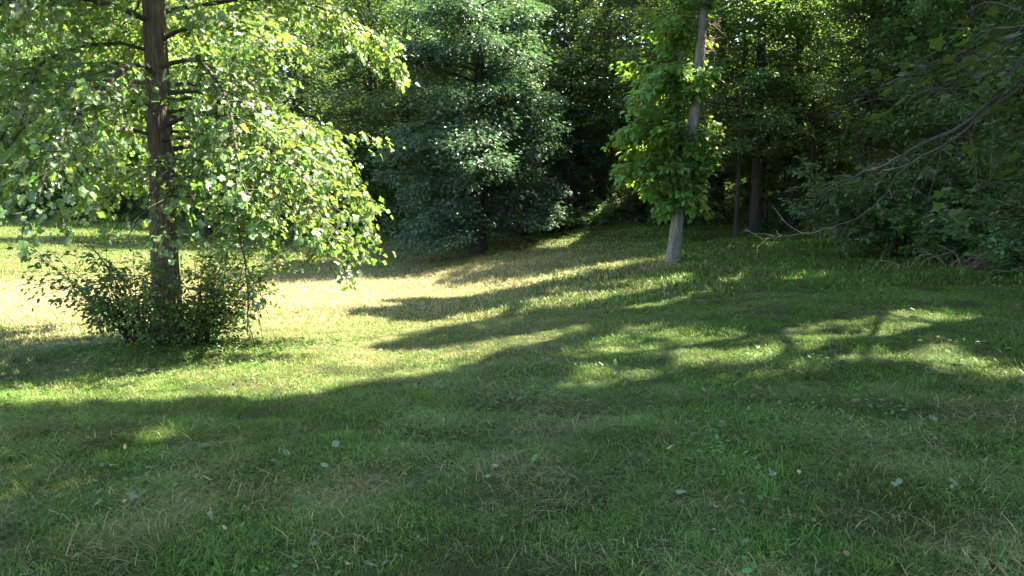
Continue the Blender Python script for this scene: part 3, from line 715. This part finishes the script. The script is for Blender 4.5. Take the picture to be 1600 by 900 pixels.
def brush(loc, r, n, label):
    t = thing('dead_brush', label, 'brush', loc)
    for i in range(n):
        p = np.array([r.normal()*.5, r.normal()*.35, -.03]); pts = grow(p, r.uniform(0, 2*PI), r.uniform(.15, 1.2), r.uniform(.5, 1.2), 6, r, -.6, .25)
        b = Acc(); b.add(*tube(pts, np.linspace(.012, .003, 7), 4))
        for j in (2, 3, 4, 5): b.add(*tube(grow(pts[j], r.uniform(0, 2*PI), r.normal()*.5, r.uniform(.15, .4), 3, r, -.3, .3), np.linspace(.006, .002, 4), 3))
        obj('stick', b.mesh('stick', M['dead_wood']), t)
brush(at(9.1, 14.4), R(64), 34, 'tangle of dead brown sticks at the right wood edge')

# ------------------------------------------------------------------ the wood
# trunks one can pick out
for kind, x, y, sc, rz, lab in (
    ('tall', 9.0, 27.6, .88, .4, 'dark straight trunk at the wood edge right of the leaning tree'),
    ('tall', 10.6, 28.4, .85, 1.9, 'slimmer dark trunk just right of the dark straight trunk at the wood edge'),
    ('tall', 10.6, 22.9, .62, 3.1, 'thin dark trunk behind the tips of the bare low branches'),
    ('tall', 11.45, 22.8, .75, 4.4, 'dark trunk behind the bare low branches and left of the big dark shrub'),
    ('tall', 8.6, 31.2, 1.0, 5.2, 'dark trunk close behind the leaning grey tree, showing through its top'),
    ('broad', 13.0, 20.3, 1.05, .9, 'stout dark trunk near the top right corner behind the low branches'),
    ('tall', 3.0, 38.0, .95, 2.2, 'slim grey trunk in the gap between the oak and the leaning tree'),
    ('broad', 5.2, 43.0, 1.05, 1.1, 'broad tall tree filling the gap left of the leaning tree top'),
    ('broad2', 7.4, 54.0, 1.15, 2.6, 'farther round-crowned tree seen just left of the leaning tree top'),
    ('tall', -6.2, 44.0, .95, 2.9, 'thin trunk in the dark wood left of the oak'),
): arch_tree(kind, 'woodland_tree', lab, 'tree', at(x, y), rz, sc, None)
PLACED = [(9, 27.6), (10.6, 28.4), (11.9, 25.6), (12.2, 24.4), (8.6, 31.2), (13, 20.3), (3, 38), (-6.2, 44), (7.9, 6.6)]
# trees and bushes of the front row
front = [('hemlock', 2.6, 34.0, .62), ('hemlock', 5.9, 32.2, .55), ('hemlock', 7.4, 30.4, .5), ('low', 6.9, 31.4, .8), ('low2', 8.0, 29.9, .6), ('edge', 1.6, 37.2, 1.0), ('edge', -4.2, 39.2, 1.05),
         ('edge', -11.2, 38.6, .95), ('edge', -16.5, 40.4, 1.0), ('edge', -8.2, 44.6, 1.1), ('edge', -12.5, 48.6, 1.1), ('edge', -17.5, 49.5, 1.15), ('edge', -23, 50, 1.1), ('edge', -28.5, 50.8, 1.15), ('edge', -34, 52.5, 1.1), ('edge', -40, 54, 1.1),
         ('low', -1.2, 37.2, .8), ('low2', 9.9, 29.2, .8), ('low', 12.6, 22.2, .95), ('low', 11.6, 19.0, .9), ('low2', 10.9, 16.2, .85), ('low', 10.6, 13.2, .8), ('low2', 12.4, 26.8, .9), ('mid', 8.0, 26.6, 1.0), ('mid', 10.4, 26.2, .95), ('mid', 12.2, 23.4, 1.0), ('mid', 6.6, 29.6, .95), ('mid', 11.2, 21.0, 1.0), ('mid', 2.4, 35.0, 1.1), ('mid', 10.4, 17.5, .8), ('mid', 9.9, 14.2, .75), ('low2', 9.6, 13.6, .62), ('low', 9.9, 11.9, .55), ('low2', 10.4, 15.2, .7), ('low', 9.9, 17.2, .5), ('low', 5.6, 34.0, 1.0), ('low', -6.8, 41.2, .85)]
words_ = {'hemlock': ('hemlock', 'dark layered hemlock'), 'low': ('understory_tree', 'low understory tree'), 'low2': ('understory_tree', 'small arching understory tree'),
          'mid': ('understory_tree', 'slim raised-crown understory tree'), 'shade': ('woodland_tree', 'high-crowned tall tree'), 'edge': ('edge_tree', 'full-skirted green tree'), 'broad': ('woodland_tree', 'broad tall tree'), 'broad2': ('woodland_tree', 'round-crowned tall tree'), 'tall': ('woodland_tree', 'slender dark-trunked tall tree')}
def zone(x, y):
    if x/max(y, 1) > .66: return 'beyond the right border of the view'
    if x > 8.2 and y < 24: return 'in the shade behind the bare low branches at the right'
    if x > 4.6 and y < 36: return 'at the dark wood edge right of the leaning tree'
    if x > 4.6: return 'deep in the dark wood right of the leaning tree'
    if x > -2 and y < 38.5: return 'at the wood edge between the oak and the leaning tree'
    if x > -2: return 'deep in the wood behind the oak'
    if x > -9: return 'in the dark wood left of the oak'
    return 'beyond the far left end of the meadow'
front_named = {0: 'dark layered hemlock bough-to-ground at the wood edge left of the leaning tree', 1: 'small dark hemlock directly behind the foot of the leaning tree', 2: 'small dark hemlock right of the leaning tree trunk'}
for i, (k, x, y, sc) in enumerate(front):
    nm, wd = words_[k]
    if i in front_named: lab, grp = front_named[i], None
    else: lab = wd+' '+zone(x, y); grp = lab
    arch_tree(k, nm, lab, 'tree', at(x, y), rng.uniform(0, 6.28), sc, grp); PLACED.append((x, y))
# bushes and saplings that close the foot of the wood
hd = np.array([(-44, 55), (-27, 50), (-15, 48.3), (-8, 42.4), (-3, 38), (1, 36), (4, 34.4), (8, 31.6), (10.8, 29.6), (12.6, 26)])
dl = np.r_[0, np.cumsum(np.linalg.norm(np.diff(hd, axis=0), axis=1))]
for row in range(5):
    for q_ in np.arange(row*.6, dl[-1], 1.9+.5*row):
        x = float(np.interp(q_, dl, hd[:, 0])+rng.normal()*.35); y = float(np.interp(q_, dl, hd[:, 1])+row*1.6+rng.normal()*.35)
        k = ('low', 'low2')[int(rng.random() < .5)]
        lab = ('bushy sapling', 'arching bushy sapling')[k == 'low2']+' '+zone(x, y)
        arch_tree(k, 'sapling', lab, 'sapling', at(x, y), rng.uniform(0, 6.28), rng.uniform(.35, .7)+.08*row, lab, False)
# tall shade trees along the right side
for k, x, y, sc in (('shade', 8.8, 9.9, 1.05), ('shade', 9.3, 5.4, 1.1), ('shade', 11.4, 12.4, 1.05), ('shade', 10.6, 3.0, 1.0), ('shade', 13.4, 14.6, 1.1), ('shade', 14.5, 6.2, 1.1), ('shade', 10.2, -1.5, 1.05), ('shade', 14.8, 1.0, 1.1), ('shade', 16.5, 11, 1.15),
                    ('shade', 11.5, 17.2, 1.0), ('shade', 12.4, -4.5, 1.0), ('shade', 17.5, 17.5, 1.1)):
    nm, wd = words_[k]; lab = wd+' '+zone(x, y); arch_tree(k, nm, lab, 'tree', at(x, y), rng.uniform(0, 6.28), sc, lab); PLACED.append((x, y))
# the depth of the wood
cnt = 0
for tries in range(6000):
    x = rng.uniform(-52, 40); y = rng.uniform(12, 78)
    if x/max(y, 1) > .82 or x/y < -.85: continue
    w = float(wood(np.array([x]), np.array([y]))[0])
    if w < 1.2 or w > 34: continue
    gap = 1.9+.03*y+(.6 if w > 14 else 0)+(.35 if x > 4 else 0)
    if any((x-a)**2+(y-b)**2 < gap*gap for a, b in PLACED): continue
    k = rng.choice(['broad', 'broad2', 'tall', 'tall', 'low', 'low2', 'edge'], p=[.16, .14, .16, .1, .18, .14, .12])
    if k == 'edge' and w > 10: k = 'broad'
    PLACED.append((x, y)); cnt += 1
    nm, wd = words_[k]; lab = wd+' '+zone(x, y)
    arch_tree(k, nm, lab, 'tree', at(x, y), rng.uniform(0, 6.28), rng.uniform(.85, 1.15), lab)
    if cnt > 175: break
print('wood trees', cnt)
# the far wood reads as one mass
n = 85000
a_ = rng.uniform(-.95, 1.0, n); d_ = rng.uniform(66, 94, n); fx = d_*np.sin(a_)-2; fy = d_*np.cos(a_)+2
fz = H0(fx, fy)+30*rng.random(n)**1.2
Lf = dict(c=np.c_[fx, fy, fz], d=norm(np.c_[rng.normal(size=(n, 2)), rng.normal(size=n)*.4]), n=None, s=rng.uniform(.5, 1.1, n), t=np.clip(rng.normal(size=n)*.6, -1.2, 1.2))
nn = np.c_[rng.normal(size=(n, 2))*.7, np.ones(n)]; Lf['n'] = norm(nn-(nn*Lf['d']).sum(1)[:, None]*Lf['d'])
o = obj('distant_woods', leaf_mesh('distant_woods', Lf, 'kite', M['oak'])); tag(o, 'far woods closing the view behind all the trees', 'woods', kind='stuff')

# ------------------------------------------------------------------ grass, cut grass and weeds (geometry nodes on points)
def blade_patch(r, n, Rr, lmin, lmax, wmin, wmax, el, curl, segs=3):
    rr = Rr*np.sqrt(r.random(n)); a = r.uniform(0, 2*PI, n)
    base = np.c_[rr*np.cos(a), rr*np.sin(a), np.full(n, -.012)]
    az = r.uniform(0, 2*PI, n); L = r.uniform(lmin, lmax, n); w = r.uniform(wmin, wmax, n); e = r.uniform(*el, n)
    cu = r.uniform(*curl, n)
    V = []; p = base.copy(); side = np.c_[-np.sin(az), np.cos(az), np.zeros(n)]
    for s in range(segs+1):
        f = s/segs
        if s < segs: V += [p-side*(w*(1-f*.75))[:, None]*.5, p+side*(w*(1-f*.75))[:, None]*.5]
        else: V += [p]
        ee = e-cu*f
        p = p+(L/segs)[:, None]*np.c_[np.cos(az)*np.cos(ee), np.sin(az)*np.cos(ee), np.sin(ee)]
        p[:, 2] = np.maximum(p[:, 2], .004+.01*r.random(n))
    V = np.stack(V, 1); m = V.shape[1]; off = (np.arange(n)*m)[:, None]
    Q = np.concatenate([off+np.array([2*s, 2*s+1, 2*s+3, 2*s+2]) for s in range(segs-1)])
    T = off+np.array([2*segs-2, 2*segs-1, 2*segs])
    al = np.tile(np.repeat(np.linspace(0, 1, segs+1), 2)[:m], n)
    return V.reshape(-1, 3), [Q, T], {'rnd': np.repeat(r.random(n), m), 'along': al}
def scatter(name, pts, rots, scl, attrs, protos, kind_label, cat_):
    me = bpy.data.meshes.new(name); me.vertices.add(len(pts)); me.vertices.foreach_set('co', np.ascontiguousarray(pts, np.float32).ravel())
    at_ = me.attributes.new('rot', 'FLOAT_VECTOR', 'POINT'); at_.data.foreach_set('vector', np.ascontiguousarray(rots, np.float32).ravel())
    at_ = me.attributes.new('scl', 'FLOAT', 'POINT'); at_.data.foreach_set('value', np.ascontiguousarray(scl, np.float32))
    at_ = me.attributes.new('pick', 'INT', 'POINT'); at_.data.foreach_set('value', np.ascontiguousarray(rng.integers(0, len(protos), len(pts)), np.int32))
    for k, v in attrs.items():
        at_ = me.attributes.new(k, 'FLOAT', 'POINT'); at_.data.foreach_set('value', np.ascontiguousarray(v, np.float32))
    me.update()
    for p in protos: me.materials.append(p.data.materials[0]) if not me.materials else None
    o = obj(name, me); tag(o, kind_label, cat_, kind='stuff')
    g = bpy.data.node_groups.new(name, 'GeometryNodeTree')
    g.interface.new_socket('Geometry', in_out='INPUT', socket_type='NodeSocketGeometry'); g.interface.new_socket('Geometry', in_out='OUTPUT', socket_type='NodeSocketGeometry')
    N = g.nodes.new; gi = N('NodeGroupInput'); go = N('NodeGroupOutput'); iop = N('GeometryNodeInstanceOnPoints'); jn = N('GeometryNodeJoinGeometry')
    for p in protos:
        oi = N('GeometryNodeObjectInfo'); oi.inputs['Object'].default_value = p; oi.inputs['As Instance'].default_value = False
        gti = N('GeometryNodeGeometryToInstance'); g.links.new(oi.outputs['Geometry'], gti.inputs[0]); g.links.new(gti.outputs[0], jn.inputs[0])
    def named(nm, typ):
        x = N('GeometryNodeInputNamedAttribute'); x.data_type = typ; x.inputs['Name'].default_value = nm; return x.outputs[0]
    e2r = N('FunctionNodeEulerToRotation'); g.links.new(named('rot', 'FLOAT_VECTOR'), e2r.inputs[0])
    g.links.new(gi.outputs[0], iop.inputs['Points']); g.links.new(jn.outputs[0], iop.inputs['Instance']); iop.inputs['Pick Instance'].default_value = True
    g.links.new(named('pick', 'INT'), iop.inputs['Instance Index']); g.links.new(e2r.outputs[0], iop.inputs['Rotation'])
    g.links.new(named('scl', 'FLOAT'), iop.inputs['Scale']); g.links.new(iop.outputs[0], go.inputs[0])
    md = o.modifiers.new('scatter', 'NODES'); md.node_group = g
    return o
def protos(name, mat, seeds, fn):
    out = []
    for s in seeds:
        V, F, at_ = fn(R(s)); out.append(bpy.data.objects.new(name, mk_mesh(name, V, F, at_, False, mat)))
    return out
def wedge(n, r0, r1, half=.86, p=1.0):
    a = rng.uniform(-half, half, n); r_ = (r0**(p+1)+(r1**(p+1)-r0**(p+1))*rng.random(n))**(1/(p+1))
    return r_*np.sin(a), r_*np.cos(a)
def tilt_rot(x, y, n):
    e = .25; gx_ = (H(x+e, y)-H(x-e, y))/(2*e); gy_ = (H(x, y+e)-H(x, y-e))/(2*e)
    return np.c_[np.arctan(gy_), -np.arctan(gx_), np.zeros(n)]
def place(x, y, keep):
    x, y = x[keep], y[keep]; n = len(x)
    return np.c_[x, y, H(x, y)], tilt_rot(x, y, n)+np.c_[np.zeros((n, 2)), np.zeros(n)], x, y
short = protos('grass_patch', M['grass'], range(70, 76), lambda r: blade_patch(r, 125, .22, .025, .075, .003, .0065, (.0, 1.25), (.2, 1.9)))
far_short = protos('grass_patch', M['grass'], range(80, 83), lambda r: blade_patch(r, 150, .6, .05, .11, .009, .018, (.2, 1.3), (.2, 1.4), 2))
tall = protos('grass_tuft', M['grass'], range(90, 94), lambda r: blade_patch(r, 40, .07, .07, .19, .003, .006, (.7, 1.45), (.4, 1.9), 4))
cut = protos('cut_grass', M['straw'], range(95, 99), lambda r: blade_patch(r, 70, .24, .06, .17, .0022, .0045, (-.1, .35), (-.1, .6)))
def nspin(rot): rot = rot.copy(); rot[:, 2] = rng.uniform(0, 2*PI, len(rot)); return rot
x, y = [np.concatenate(q) for q in zip(wedge(4400, 1.2, 7), wedge(8500, 7, 15))]
k = (wood(x, y) < .6) & (snoise(x, y, .42, 17)+.6*snoise(x, y, 1.2, 18) > -.75)
p, rt, x, y = place(x, y, k); big = np.where(np.hypot(x, y) > 7, 1.25, 1.0)
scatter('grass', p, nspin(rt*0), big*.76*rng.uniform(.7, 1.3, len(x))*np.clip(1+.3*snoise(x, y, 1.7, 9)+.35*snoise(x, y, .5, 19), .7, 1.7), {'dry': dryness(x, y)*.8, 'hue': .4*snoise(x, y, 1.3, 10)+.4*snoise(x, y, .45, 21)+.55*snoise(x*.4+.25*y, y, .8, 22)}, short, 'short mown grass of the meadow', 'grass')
x, y = [np.concatenate(q) for q in zip(wedge(9000, 14, 34), wedge(9000, 30, 62))]
k = (wood(x, y) < .3)
p, rt, x, y = place(x, y, k)
scatter('grass', p, nspin(rt*0), rng.uniform(.8, 1.3, len(x))*(1+np.hypot(x, y)*.008), {'dry': dryness(x, y)*.95, 'hue': snoise(x, y, 2.3, 10)}, far_short, 'mown grass at the far end of the meadow', 'grass')
x, y = [np.concatenate(q) for q in zip(wedge(1500, 1.2, 7), wedge(2400, 7, 18))]
m = snoise(x, y, 1.1, 11)+.5*snoise(x, y, 3, 12)+.9*np.exp(-((x-3.4)**2+(y-7.4)**2)/5)+1.2*np.clip(wood(x, y)+1.6, 0, 1.2)
k = (wood(x, y) < 1.2) & (m > .45)
p, rt, x, y = place(x, y, k)
scatter('tall_grass', p, nspin(rt*0), rng.uniform(.5, 1.05, len(x)), {'dry': dryness(x, y)*.4, 'hue': snoise(x, y, 1.3, 10)+.4}, tall, 'taller tufts missed by the mower', 'grass')
x, y = [np.concatenate(q) for q in zip(wedge(3600, 1.2, 8), wedge(3600, 8, 20))]
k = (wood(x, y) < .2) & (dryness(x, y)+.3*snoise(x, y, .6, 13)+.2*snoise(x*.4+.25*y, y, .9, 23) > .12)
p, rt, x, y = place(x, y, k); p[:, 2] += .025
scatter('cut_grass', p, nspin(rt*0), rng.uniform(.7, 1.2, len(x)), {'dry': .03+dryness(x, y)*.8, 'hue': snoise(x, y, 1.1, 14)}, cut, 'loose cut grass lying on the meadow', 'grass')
# broad-leaved weeds and ground cover
def weed_patch(r, n, Rr, h, size):
    rr = Rr*np.sqrt(r.random(n)); a = r.uniform(0, 2*PI, n)
    L = leaves_on(np.c_[rr*np.cos(a), rr*np.sin(a), r.uniform(.02, h, n)], rand_dirs(n, r)*np.array([1, 1, .3]), 1, .01, size, r, droop=.1, tilt=.45)
    TV, TF = LEAF['oval']; m = len(TV); s = np.cross(L['n'], L['d'])
    V = L['c'][:, None]+L['s'][:, None, None]*(TV[None, :, 0:1]*L['d'][:, None]+TV[None, :, 1:2]*s[:, None]+TV[None, :, 2:3]*L['n'][:, None])
    return V.reshape(-1, 3), [(f[None]+(np.arange(n)*m)[:, None, None]).reshape(-1, f.shape[1]) for f in TF], {'tint': np.repeat(L['t'], m)}
wd1 = protos('weed', M['weed'], range(100, 104), lambda r: weed_patch(r, 20, .24, .08, .036))
wd2 = protos('ground_cover', M['under'], range(105, 109), lambda r: weed_patch(r, 60, .4, .38, .085))
x, y = [np.concatenate(q) for q in zip(wedge(800, 1.5, 8), wedge(1200, 8, 20))]
hero = np.exp(-((x+4.9)**2/3.2+(y-10.5)**2/.7))
k = (wood(x, y) < 1) & (snoise(x, y, 1.6, 15)+1.5*hero+.6*np.clip(wood(x, y)+2, 0, 1) > .45)
p, rt, x, y = place(x, y, k)
xh = rng.normal(-4.7, 1.1, 260); yh = rng.normal(10.55, .35, 260)
p = np.vstack([p, np.c_[xh, yh, H(xh, yh)]])
scatter('weeds', p, np.c_[np.zeros((len(p), 2)), rng.uniform(0, 6.28, len(p))], rng.uniform(.7, 1.3, len(p)), {}, wd1, 'small broad-leaved weeds among the grass', 'weeds')
x, y = wedge(15000, 7, 70); w = wood(x, y)
k = (w > -.35) & (w < 24) & (snoise(x, y, 2.6, 16)+.5 > np.where(w > 2, .1, -.1))
p, rt, x, y = place(x, y, k)
scatter('ground_cover', p, nspin(rt*0), rng.uniform(.6, 1.4, len(p)), {}, wd2, 'leafy ground cover along the wood edge', 'ground cover')

# ------------------------------------------------------------------ fallen leaves, each a thing
def fallen_meshes(mat, seeds, tmpl):
    out = []
    for s in seeds:
        r = R(s); TV, TF = LEAF[tmpl]; V = TV.copy(); V[:, 2] = .34*np.sin(TV[:, 0]*3.4+r.uniform(0, 6))*r.uniform(.4, 1)+1.1*r.uniform(-1, 1)*TV[:, 1]**2+.12*r.normal(size=len(V))*.5
        V[:, 2] -= V[:, 2].min()
        out.append(mk_mesh('fallen_leaf', V, TF, {'tint': np.full(len(V), r.uniform(-.6, .6))}, False, mat))
    return out
FL = {'pale': fallen_meshes(M['litter_pale'], range(120, 123), 'tulip')+fallen_meshes(M['litter_pale'], range(132, 135), 'heart'), 'green': fallen_meshes(M['litter_green'], range(124, 128), 'oval'), 'tan': fallen_meshes(M['litter_tan'], range(128, 131), 'oval')}
FLAB = {'pale': 'pale upturned fallen leaf lying on the mown grass in the foreground', 'green': 'dark green fallen leaf lying on the mown grass in the foreground', 'tan': 'dry tan fallen leaf lying on the mown grass in the foreground'}
DRIFT = [(-2.3, 4.1), (-1.6, 4.6), (-2.6, 4.9), (.55, 5.6), (1.5, 5.4), (2.1, 6.2), (.2, 4.2), (1.1, 3.7), (2.7, 5.0), (3.1, 6.9), (-1.9, 3.5), (.9, 7.2), (-.5, 3.3), (2.0, 3.9)]
spots = [(-2.35, 4.02), (-1.62, 3.78), (-2.75, 4.3), (-2.15, 4.35), (-2.5, 3.9), (-1.5, 4.6), (.6, 5.8), (1.2, 5.6), (1.8, 5.5)]
for i in range(260):
    q = rng.choice(['pale', 'green', 'tan'], p=[.34, .46, .20])
    if i < len(spots): x, y = spots[i]; q = 'pale'
    else:
        x, y = wedge(1, 2.7, 9.5, .62, .6); x, y = float(x[0]), float(y[0])
        if rng.random() < .6:
            cx_, cy_ = DRIFT[rng.integers(len(DRIFT))]; x, y = cx_+rng.normal()*.28, cy_+rng.normal()*.2
    if float(wood(np.array([x]), np.array([y]))[0]) > .3: continue
    o = obj('fallen_leaf', FL[q][rng.integers(len(FL[q]))]); s = float(np.clip(rng.normal(.039, .014), .02, .07))
    o.scale = (s, s, s); o.location = (x, y, gz(x, y)+.045); o.rotation_euler = (rng.normal()*.24, rng.normal()*.24, rng.uniform(0, 6.28))
    tag(o, FLAB[q], 'leaf', q+' fallen leaves in the foreground')

# things of one look get their place among their neighbours
ORD = ['first', 'second', 'third', 'fourth', 'fifth', 'sixth', 'seventh', 'eighth', 'ninth', 'tenth', 'eleventh', 'twelfth', 'thirteenth']
bylab = {}
for o in list(scene.objects):
    if o.parent is None and o.get('category') in ('tree', 'sapling'): bylab.setdefault(o['label'], []).append(o)
for lab, os_ in bylab.items():
    if not 2 <= len(os_) <= 13 or 'beyond the right border' in lab: continue
    os_.sort(key=lambda o: o.location.x/max(o.location.y, .1)); n = len(os_)
    for i, o in enumerate(os_):
        w_ = 'leftmost' if i == 0 else 'rightmost' if i == n-1 else 'middle' if n == 3 else ORD[i]+'-from-left'
        o['label'] = w_+' '+lab
